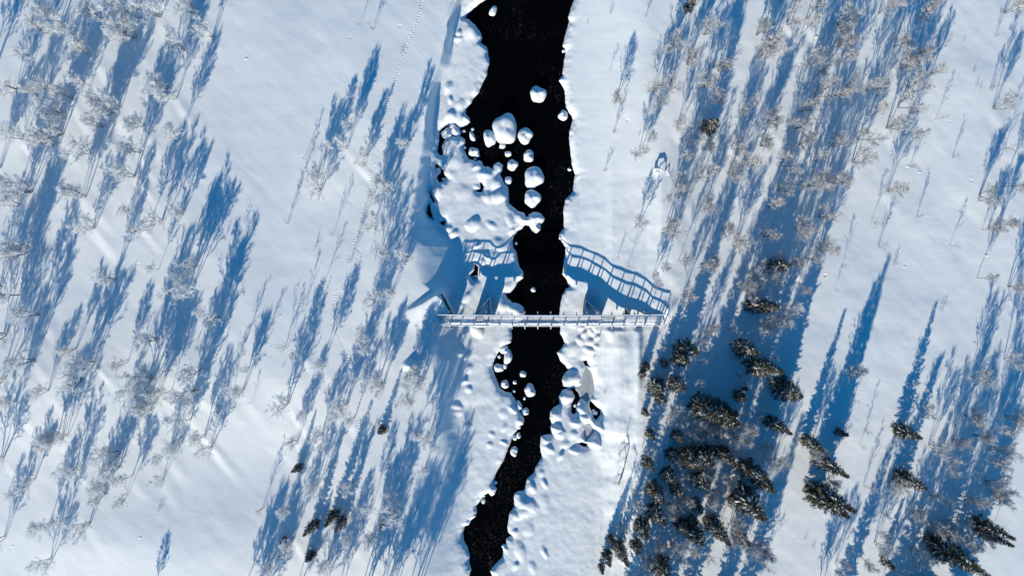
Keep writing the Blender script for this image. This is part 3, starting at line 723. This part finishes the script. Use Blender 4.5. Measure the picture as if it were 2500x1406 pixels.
def rail(name, y, z, w, h, mat):
    m = MB(); pts = along(y, z)
    for (p, q) in zip(pts[:-1], pts[1:]): m.beam(p, q, w, h)
    return m.build(name, mat, bridge)
def snowstrip(name, y, z, w, h, seed, mat=None, x0=None, x1=None, gaps=0.0):
    """rounded rope of snow lying on a rail"""
    r = random.Random(seed); m = MB()
    n = 180; x0 = bx0 if x0 is None else x0; x1 = bx1 if x1 is None else x1
    prof = [(-.5, 0), (-.46, .45), (-.22, .9), (.1, 1), (.4, .62), (.5, 0)]
    wv = 1.0
    for i in range(n + 1):
        x = x0 + (x1 - x0) * i / n
        wv += (r.uniform(.5, 1.4) - wv) * .35
        lo = 0.12 if r.random() < gaps else wv
        for (u, v) in prof:
            l = bp_(x, y + u * w * (.6 + .4 * lo), z + v * h * lo)
            m.v.append(l)
    k = len(prof)
    for i in range(n):
        for j in range(k - 1):
            m.f.append((i * k + j, (i + 1) * k + j, (i + 1) * k + j + 1, i * k + j + 1))
    return m.build(name, mat or M_CAP, bridge, smooth=True)
for sgn in (1, -1):
    y = sgn * hw
    rail("handrail", y, 1.06, 0.13, 0.07, M_RAIL)
    snowstrip("snow_cap", y, 1.095, 0.13, 0.06, 5 + sgn)
    rail("girder", sgn * 0.45, -0.13, 0.12, 0.14, M_STEEL)
    rail("kick_board", sgn * (hw - 0.30), 0.10, 0.06, 0.08, M_PLANK)
# loose snow on the deck, thickest along the downstream rail
snowstrip("deck_snow", -hw + 0.24, 0.0, 0.34, 0.16, 21, gaps=0.08)
snowstrip("deck_snow", 0.05, -0.02, 0.95, 0.10, 23, x0=PX(1470), x1=PX(1500), gaps=0.3)
snowstrip("deck_snow", 0.0, 0.0, hw * 1.85, 0.16, 24, x0=PX(1522), x1=bx1)
snowstrip("deck_snow", 0.1, -0.02, 0.85, 0.10, 27, x0=PX(1163), x1=PX(1180), gaps=0.2)
snowstrip("deck_snow", 0.1, 0.0, 0.7, 0.05, 29, x0=PX(1352), x1=PX(1432), gaps=0.6)
snowstrip("deck_snow", 0.0, 0.0, hw * 1.8, 0.12, 28, x0=bx0, x1=PX(1082))
POSTX = [1070, 1097.6, 1124, 1156, 1187, 1218, 1250, 1281.5, 1313, 1345, 1376, 1408, 1433, 1463, 1494, 1522, 1549.6, 1573, 1600, 1622]
for px in POSTX:
    x = PX(px, ZD + .1)
    for sgn in (1, -1):
        m = MB(); l = bp_(x, sgn * hw, 0)
        m.box((l[0] - .06, l[1] - .05, l[2] - .2), (l[0] + .06, l[1] + .05, l[2] + 1.03))
        m.build("post", M_RAIL, bridge)
    if px in (1070, 1600, 1622): continue
    l = bp_(x, 0, -0.10)
    m = MB(); m.box((l[0] - .06, l[1] - hw - .50, l[2] - .14), (l[0] + .06, l[1] + hw + .50, l[2] + .0))
    m.build("cross_beam", M_TIMBER, bridge)
    for sgn in (1, -1):
        m = MB(); m.box((l[0] - .065, l[1] + sgn * (hw + .29) - .2, l[2]), (l[0] + .065, l[1] + sgn * (hw + .29) + .2, l[2] + .05))
        m.build("snow_cap", M_CAP, bridge)
        m = MB(); m.beam((l[0], l[1] + sgn * (hw + .44), l[2]), (l[0], l[1] + sgn * (hw + .05), l[2] + .85), .05, .06)
        m.build("strut", M_RAIL, bridge)

# timber crib piers with a pointed upstream nose, and abutment walls
def wall(mb, a, b, zb, za, zb2, w=.22):
    """timber wall from pixel a to b; top runs za -> zb2, bottom zb"""
    A = P(a[0], a[1], za); B = P(b[0], b[1], zb2)
    A = Vector((A.x - bx0, A.y - yc, 0)); B = Vector((B.x - bx0, B.y - yc, 0))
    n = 7
    for k in range(n):
        t0 = zb + (za - zb) * k / n - ZD; t1 = zb + (zb2 - zb) * k / n - ZD
        hh = (za - zb) / n; h2 = (zb2 - zb) / n
        d = (B - A).normalized(); s_ = Vector((-d.y, d.x, 0)) * (w / 2 - (.02 if k % 2 else 0))
        i = len(mb.v)
        for (e, z0, z1) in ((A, t0, t0 + hh * .94), (B, t1, t1 + h2 * .94)):
            mb.v += [tuple(e - s_ + Vector((0, 0, z0))), tuple(e + s_ + Vector((0, 0, z0))), tuple(e + s_ + Vector((0, 0, z1))), tuple(e - s_ + Vector((0, 0, z1)))]
        mb.f += [(i, i + 1, i + 2, i + 3), (i + 7, i + 6, i + 5, i + 4)] + [(i + q, i + 4 + q, i + 4 + (q + 1) % 4, i + (q + 1) % 4) for q in range(4)]
def wallsnow(mb, a, b, za, zb2, w=.22, h=.10):
    A = P(a[0], a[1], za); B = P(b[0], b[1], zb2)
    mb.tube([(A.x - bx0, A.y - yc, za - ZD), ((A.x + B.x) / 2 - bx0, (A.y + B.y) / 2 - yc, (za + zb2) / 2 - ZD + .03), (B.x - bx0, B.y - yc, zb2 - ZD)], [w * .5, w * .45, w * .4], 8)
def crib(corners, tops, zb=-2.9, name="pier"):
    m = MB(); s = MB()
    for i in range(len(corners)):
        a, b = corners[i], corners[(i + 1) % len(corners)]
        wall(m, a, b, zb, tops[i], tops[(i + 1) % len(tops)])
        wallsnow(s, a, b, tops[i], tops[(i + 1) % len(tops)])
    o = m.build(name, M_TIMBER, bridge)
    s.build("snow_cap", M_CAP, o, smooth=True)
    # stone and snow fill
    f_ = MB(); vs = []
    for c, t in zip(corners, tops):
        p = P(c[0], c[1], t - .35); vs.append((p.x - bx0, p.y - yc, t - .35 - ZD))
    f_.v = vs; f_.f = [tuple(range(len(vs)))]
    f_.build("snow_fill", M_SNOW, o)
crib([(1160, 797), (1197, 797), (1198, 764), (1197, 726), (1161, 764)], [-.15, -.15, -.15, -1.35, -.15])
crib([(1428, 797), (1462, 797), (1462, 764), (1429, 732), (1428, 764)], [-.15, -.15, -.15, -1.1, -.15])
ab = MB(); wall(ab, (1102, 800), (1102, 766), -2.6, -.05, -.05); wall(ab, (1102, 766), (1077, 718), -2.6, -.05, .35); ab.build("abutment", M_TIMBER, bridge)
ab = MB(); wall(ab, (1527, 797), (1527, 752), -2.2, -.05, -.55); wall(ab, (1528, 752), (1538, 768), -2.2, -.55, -.05); ab.build("abutment", M_TIMBER, bridge)
ab = MB(); wallsnow(ab, (1528, 752), (1537, 766), -.55, -.05, .3); ab.build("snow_cap", M_CAP, bridge, smooth=True)

#__VEG__
# ------------------------------------------------------------------ trees
def bend_line(r, p, d, L, n, up=0.25, wob=0.12):
    pts = [Vector(p)]; d = Vector(d).normalized()
    for i in range(n):
        d = (d + Vector((r.uniform(-wob, wob), r.uniform(-wob, wob), up / n + r.uniform(-wob, wob) * .5))).normalized()
        pts.append(pts[-1] + d * (L / n))
    return pts

def lerp_pts(pts, t):
    f = t * (len(pts) - 1); i = min(int(f), len(pts) - 2)
    return pts[i].lerp(pts[i + 1], f - i), (pts[i + 1] - pts[i]).normalized()

def side_dir(r, d, lo, hi):
    """direction leaving d at an angle between lo and hi degrees"""
    a = d.orthogonal().normalized(); b = d.cross(a)
    t = r.uniform(0, 6.283); g = math.radians(r.uniform(lo, hi))
    return (d * math.cos(g) + (a * math.cos(t) + b * math.sin(t)) * math.sin(g)).normalized()

def birch_meshes(seed, h, stems, nb, ns, nt, spread, tr=0.011, start=.34):
    r = random.Random(seed)
    T = MB(); C = MB()
    for s in range(stems):
        az = 6.283 * (s + r.random() * .7) / stems
        lean = r.uniform(.04, .30) * spread if stems > 1 else r.uniform(0, .12)
        L = h * r.uniform(.86, 1.0) * (1 if s == 0 else r.uniform(.72, 1))
        d = Vector((math.cos(az) * lean, math.sin(az) * lean, 1))
        st = bend_line(r, (math.cos(az) * .08, math.sin(az) * .08, -.25), d, L + .25, 8, up=0.35, wob=.10)
        R = .0105 * h * r.uniform(.8, 1.1)
        T.tube(st, [R * (1 - .88 * (i / 8)) for i in range(9)], 5)
        for b in range(nb):
            t = start + (1 - start) * (b + r.random()) / nb
            p, dd = lerp_pts(st, min(t, .99))
            bl = h * (.40 * (1 - t) ** .8 + .07) * r.uniform(.65, 1.25)
            bd = side_dir(r, dd, 26, 58)
            br = bend_line(r, p, bd, bl, 3, up=.22, wob=.16)
            T.tube(br, [.0042 * h * (1 - .75 * i / 3) * (1.2 - t * .5) for i in range(4)], 4, cap=False)
            for q in range(ns):
                t2 = .18 + .8 * (q + r.random()) / ns
                p2, d2 = lerp_pts(br, min(t2, .99))
                sl = r.uniform(.35, .9) * (.55 + .45 * (1 - t2)) * h / 5.5
                sdv = side_dir(r, d2, 25, 65); sdv.z += .18; sdv.normalize()
                sb = bend_line(r, p2, sdv, sl, 2, up=.15, wob=.2)
                C.tube(sb, [tr * 1.1, tr * .9, tr * .5], 3, cap=False)
                for w in range(nt):
                    t3 = .15 + .85 * (w + r.random()) / nt
                    p3, d3 = lerp_pts(sb, min(t3, .99))
                    tw = side_dir(r, d3, 20, 60); tw.z += .12
                    C.spike(p3, p3 + tw.normalized() * r.uniform(.14, .36) * h / 5.5, tr)
    return T, C

BIRCH = {}
for fam, mat in (('L', M_FROST), ('R', M_TWIG)):
    lst = []
    for k in range(7):
        stems = [3, 4, 2, 3, 5, 1, 3][k]
        T, C = birch_meshes(40 + k + (50 if fam == 'R' else 0), 5.5, stems, [14, 12, 17, 15, 11, 26, 13][k], 8, 8, [1.1, 1.4, 1.0, .9, 1.5, .6, 1.2][k], tr=.0165 if fam == 'L' else .0125)
        lst.append((T.mesh("trunk", M_BARK), C.mesh("crown", mat)))
    BIRCH[fam] = lst
    sp = []
    for k in range(4):
        T, C = birch_meshes(140 + k, 2.6, [1, 2, 1, 3][k], [9, 7, 11, 6][k], 4, 4, .9, tr=.010, start=.3)
        sp.append((T.mesh("trunk", M_BARK), C.mesh("crown", mat)))
    BIRCH['S' + fam] = sp
    sh = []
    for k in range(3):
        T, C = birch_meshes(160 + k, 0.9, 5 + k, 4, 3, 3, 2.0, tr=.010, start=.2)
        sh.append((T.mesh("stem", M_BARK), C.mesh("crown", mat)))
    BIRCH['T' + fam] = sh

def spruce_meshes(seed, h, rad, full=1.0):
    r = random.Random(seed)
    T = MB(); C = MB(); N = MB()
    tp = bend_line(r, (0, 0, -.3), (0, 0, 1), h + .3, 6, up=.1, wob=.02)
    T.tube(tp, [.016 * h * (1 - .93 * i / 6) for i in range(7)], 6)
    C.spike(tp[-1] - Vector((0, 0, .5)), tp[-1] + Vector((0, 0, .25)), .05)
    z = .045 * h
    while z < h * .985:
        t = z / h
        R = rad * (1 - t) ** .75 * (1.0 if t > .12 else .8) * r.uniform(.85, 1.12)
        nb = max(4, int(r.uniform(6, 8.5) * full * (1 - .35 * t)))
        off = r.uniform(0, 6.28)
        for b in range(nb):
            if r.random() < .09: continue
            az = off + 6.283 * b / nb + r.uniform(-.25, .25)
            L = max(.18, R * r.uniform(.72, 1.12))
            droop = r.uniform(-.55, -.15) * (1 - t) + .35 * t
            ps = []; n = 4
            for i in range(n + 1):
                u = i / n
                ps.append(Vector((math.cos(az) * L * u, math.sin(az) * L * u, z + L * (droop * u + .22 * u * u))))
            for i in range(n): 
                C.spike(ps[i], ps[i + 1] + (ps[i + 1] - ps[i]) * .3, .035 * (1 - .5 * i / n) + .012)
            d = Vector((math.cos(az), math.sin(az), 0)); sd = Vector((-d.y, d.x, 0))
            m = max(3, int(L / .13))
            for q in range(m):
                u = .12 + .86 * (q + r.random() * .6) / m
                p, dd = lerp_pts(ps, u)
                wl = (.16 + .42 * L * (1 - u) ** .7 * u ** .3) * r.uniform(.7, 1.2)
                for sg in (1, -1):
                    e = p + (dd * .75 + sd * sg * r.uniform(.6, 1.0)).normalized() * wl + Vector((0, 0, -wl * r.uniform(.1, .45)))
                    C.spike(p, e, r.uniform(.030, .052))
            if r.random() < .5 and L > .3:
                # a pad of snow held along the outer half of the branch
                u0 = r.uniform(.15, .4); u1 = min(1.0, u0 + r.uniform(.45, .7))
                a_, _ = lerp_pts(ps, u0); b_, _ = lerp_pts(ps, min(u1, .99)); c_ = (a_ + b_) / 2
                w = r.uniform(.035, .10)
                lift = Vector((0, 0, .05))
                N.tube([a_ + lift, c_ + lift * 1.5, b_ + lift], [w * .4, w, w * .3], 5)
        z += h * r.uniform(.024, .036) if h > 4 else h * r.uniform(.045, .06)
    return T, C, N

SPRUCE = [tuple(m_.mesh(n_, mt) for m_, n_, mt in zip(spruce_meshes(200 + k, 7.0, [1.55, 1.25, 1.75, 1.4, 1.15][k]), ("trunk", "crown", "snow_load"), (M_STRUNK, M_SPRUCE, M_CAP))) for k in range(5)]
YOUNG = [tuple(m_.mesh(n_, mt) for m_, n_, mt in zip(spruce_meshes(230 + k, 3.0, .75, .85), ("trunk", "crown", "snow_load"), (M_STRUNK, M_SPRUCE, M_CAP))) for k in range(2)]

# where a tree stands, in words
def spot(px, py):
    for lim, c in ((250, "far left"), (500, "outer left"), (780, "inner left"), (950, "left bank"), (1250, "left shore"), (1560, "right shore"), (1680, "right bank"), (1780, "wood's left side"),
                   (1900, "wood's middle"), (2050, "wood's right side"), (2250, "outer right"), (1e9, "far right")):
        if px < lim: break
    for lim, w in ((120, "along the top edge"), (240, "near the top"), (360, "high up"), (480, "upper half"), (600, "well above the bridge"), (760, "level with bridge shadow"), (900, "just below bridge level"),
                   (1020, "below the bridge"), (1130, "lower half"), (1240, "low down"), (1330, "near the bottom"), (1e9, "along the bottom edge")):
        if py < lim: return c, w
KINDW = {'BL': ("birch_tree", "tree"), 'BR': ("birch_tree", "tree"), 'SL': ("birch_sapling", "sapling"), 'SR': ("birch_sapling", "sapling"), 'TL': ("shrub", "shrub"), 'TR': ("shrub", "shrub"), 'P': ("spruce_tree", "tree"), 'Q': ("young_spruce", "tree")}
GROUPW = {'BL': "frosted birches on the left side", 'BR': "bare birches on the right side", 'SL': "thin saplings on the left snowfield", 'SR': "thin saplings on the right snowfield", 'TL': "half-buried shrubs on the left snowfield",
          'TR': "half-buried shrubs on the right snowfield", 'P': "dark spruces among the birches", 'Q': "young spruces in the right wood"}
def noun(t):
    k, h = t['kind'], t['h']
    if k == 'BL': return "tall frost-white birch" if h >= 5.8 else ("frost-white birch" if h >= 4.7 else "low frost-white birch")
    if k == 'BR': return "tall grey bare birch" if h >= 5.4 else ("grey bare birch" if h >= 4.7 else "low grey bare birch")
    if k[0] == 'S': return "thin frosted sapling" if k == 'SL' else "thin grey sapling"
    if k[0] == 'T': return "tiny half-buried shrub"
    if k == 'P': return "tall dark spruce" if h >= 7 else ("dark spruce" if h >= 5 else "low dark spruce")
    return "small young spruce"
ORD = ["first", "second", "third", "fourth", "fifth", "sixth", "seventh", "eighth", "ninth"]
cells = {}
for t in TREES:
    t['noun'] = noun(t)
    t['cell'] = (t['noun'],) + spot(t['cx'], t['cy'])
    cells.setdefault(t['cell'], []).append(t)
NUMW = {2: "two", 3: "three", 4: "four", 5: "five", 6: "six", 7: "seven", 8: "eight", 9: "nine"}
for cell, ts in cells.items():
    ts.sort(key=lambda t: t['cx'])
    for i, t in enumerate(ts):
        base = "%s, %s, %s" % cell
        if len(ts) == 1: t['label'] = base
        elif i == 0: t['label'] = base + ", leftmost of " + NUMW[len(ts)]
        elif i == len(ts) - 1: t['label'] = base + ", rightmost of " + NUMW[len(ts)]
        else: t['label'] = base + ", " + ORD[i] + " from left of " + NUMW[len(ts)]

def plant(t, meshes, names, h0, i):
    name, cat = KINDW[t['kind']]
    x, y = t['x'], t['y']
    o = empty(name, (x, y, zat(x, y) - .03))
    s = t['h'] / h0
    w = 1.06 if t['kind'] == 'P' and 1555 < t['cx'] < 1930 and t['cy'] > 800 else 1.0
    o.scale = (s * w * random.uniform(.92, 1.12), s * w * random.uniform(.92, 1.12), s)
    o.rotation_euler = (random.uniform(-.05, .05), random.uniform(-.05, .05), random.uniform(0, 6.283))
    tag(o, t['label'], cat, GROUPW[t['kind']])
    for nm, me_ in zip(names, meshes):
        c = link(nm, me_, o)
        if nm == "snow_load": c["kind"] = "stuff"
cnt = {}
for t in TREES:
    k = t['kind']; i = cnt.get(k, 0); cnt[k] = i + 1
    if k == 'BL' or k == 'BR':
        m = BIRCH[k[1]][(i * 3 + i // 7) % 7]; plant(t, m, ("trunk", "crown"), 5.5, i)
    elif k[0] == 'S': plant(t, BIRCH[k][i % 4], ("trunk", "crown"), 2.6, i)
    elif k[0] == 'T': plant(t, BIRCH[k][i % 3], ("stem", "crown"), .9, i)
    elif k == 'P': plant(t, SPRUCE[(i * 2 + i // 5) % 5], ("trunk", "crown", "snow_load"), 7.0, i)
    else: plant(t, YOUNG[i % 2], ("trunk", "crown", "snow_load"), 3.0, i)

# bent trees and a snow-laden arch on the right bank: photo x, y and height above the snow
def bent_tree(lab, main, branches, r0, name="bent_birch", twigs=60, seed=1, snowy=False, cat="tree"):
    r = random.Random(seed)
    g0 = P(main[0][0], main[0][1]); gz = zat(g0.x, g0.y)
    def w(p):
        q = P(p[0], p[1], gz + p[2]); return Vector((q.x - g0.x, q.y - g0.y, p[2]))
    o = empty(name, (g0.x, g0.y, gz))
    tag(o, lab, cat)
    pts = [w(p) for p in main]
    m = MB(); m.tube(pts, [r0 * (1 - .6 * i / (len(pts) - 1)) for i in range(len(pts))], 6)
    for b in branches: 
        bp2 = [w(p) for p in b]; m.tube(bp2, [r0 * .5 * (1 - .6 * i / (len(bp2) - 1)) for i in range(len(bp2))], 4)
    m.build("trunk", M_CAP if snowy else M_BARK, o, smooth=snowy)
    c = MB()
    for b in [pts[len(pts) // 2:]] + [[w(p) for p in b] for b in branches]:
        for k in range(twigs):
            p, d = lerp_pts(b, r.random() * .98); e = side_dir(r, d, 20, 70)
            q = p + e * r.uniform(.2, .6)
            c.spike(p, q, .010); 
            for _ in range(3): c.spike(p.lerp(q, r.random()), q + side_dir(r, e, 10, 60) * r.uniform(.1, .3), .007)
    if twigs: c.build("crown", M_TWIG, o)
bent_tree("dead birch bent over double with a long bare trunk on the right bank", [(1510, 1184, 0), (1513, 1174, .5), (1518, 1164, .9), (1523, 1145, 1.4), (1527, 1125, 1.5), (1529, 1110, 1.3), (1526, 1090, 1.6)],
          [[(1527, 1118, 1.4), (1514, 1113, 1.2), (1512, 1100, .8)], [(1526, 1116, 1.4), (1506, 1130, .8)], [(1529, 1108, 1.3), (1523, 1084, 1.5), (1529, 1062, 1.8)], [(1513, 1176, .5), (1500, 1180, .5)]], .085, seed=3, twigs=14)
bent_tree("pole-like birch leaning uphill with a snowy tuft at its tip, right bank", [(1513, 1284, 0), (1515, 1270, 1.0), (1518, 1255, 2.2), (1522, 1240, 3.0), (1526, 1226, 3.4)],
          [[(1523, 1238, 3.0), (1534, 1243, 2.8)], [(1525, 1228, 3.4), (1516, 1220, 3.4)], [(1513, 1282, .1), (1504, 1280, .6)], [(1513, 1282, .1), (1517, 1294, .5)]], .06, seed=4, twigs=34)
bent_tree("crooked little dead birch between the bent birches and the spruces", [(1549, 1205, 0), (1550, 1214, .6), (1551, 1222, 1.0)], [[(1549, 1206, .2), (1553, 1196, .8)]], .05, seed=6, twigs=14, name="dead_birch")
bent_tree("snow-laden sapling bowed into white arches above a dark hollow, right bank", [(1600, 418, 0), (1598, 414, .4), (1602, 411, .7), (1612, 414, .85), (1620, 418, .7), (1624, 416, .3)],
          [[(1624, 415, .2), (1629, 420, .6), (1631, 430, .4)], [(1605, 430, .1), (1607, 421, .5), (1617, 419, .7)], [(1600, 417, .2), (1602, 425, .4), (1607, 430, .1)]], .21, name="snow_arch", twigs=0, snowy=True, seed=8, cat="sapling")
bent_tree("curved white snow-covered bough among the birches, upper right bank", [(1722, 52, 0), (1730, 48, .8), (1738, 45, 1.4), (1748, 50, 1.6), (1758, 44, 1.3), (1770, 41, .6)], [[(1740, 46, 1.4), (1736, 40, 1.6)]], .085, name="snowy_bough", twigs=0, snowy=True, seed=9, cat="bough")
print("trees", len(TREES), {k: v for k, v in cnt.items()})
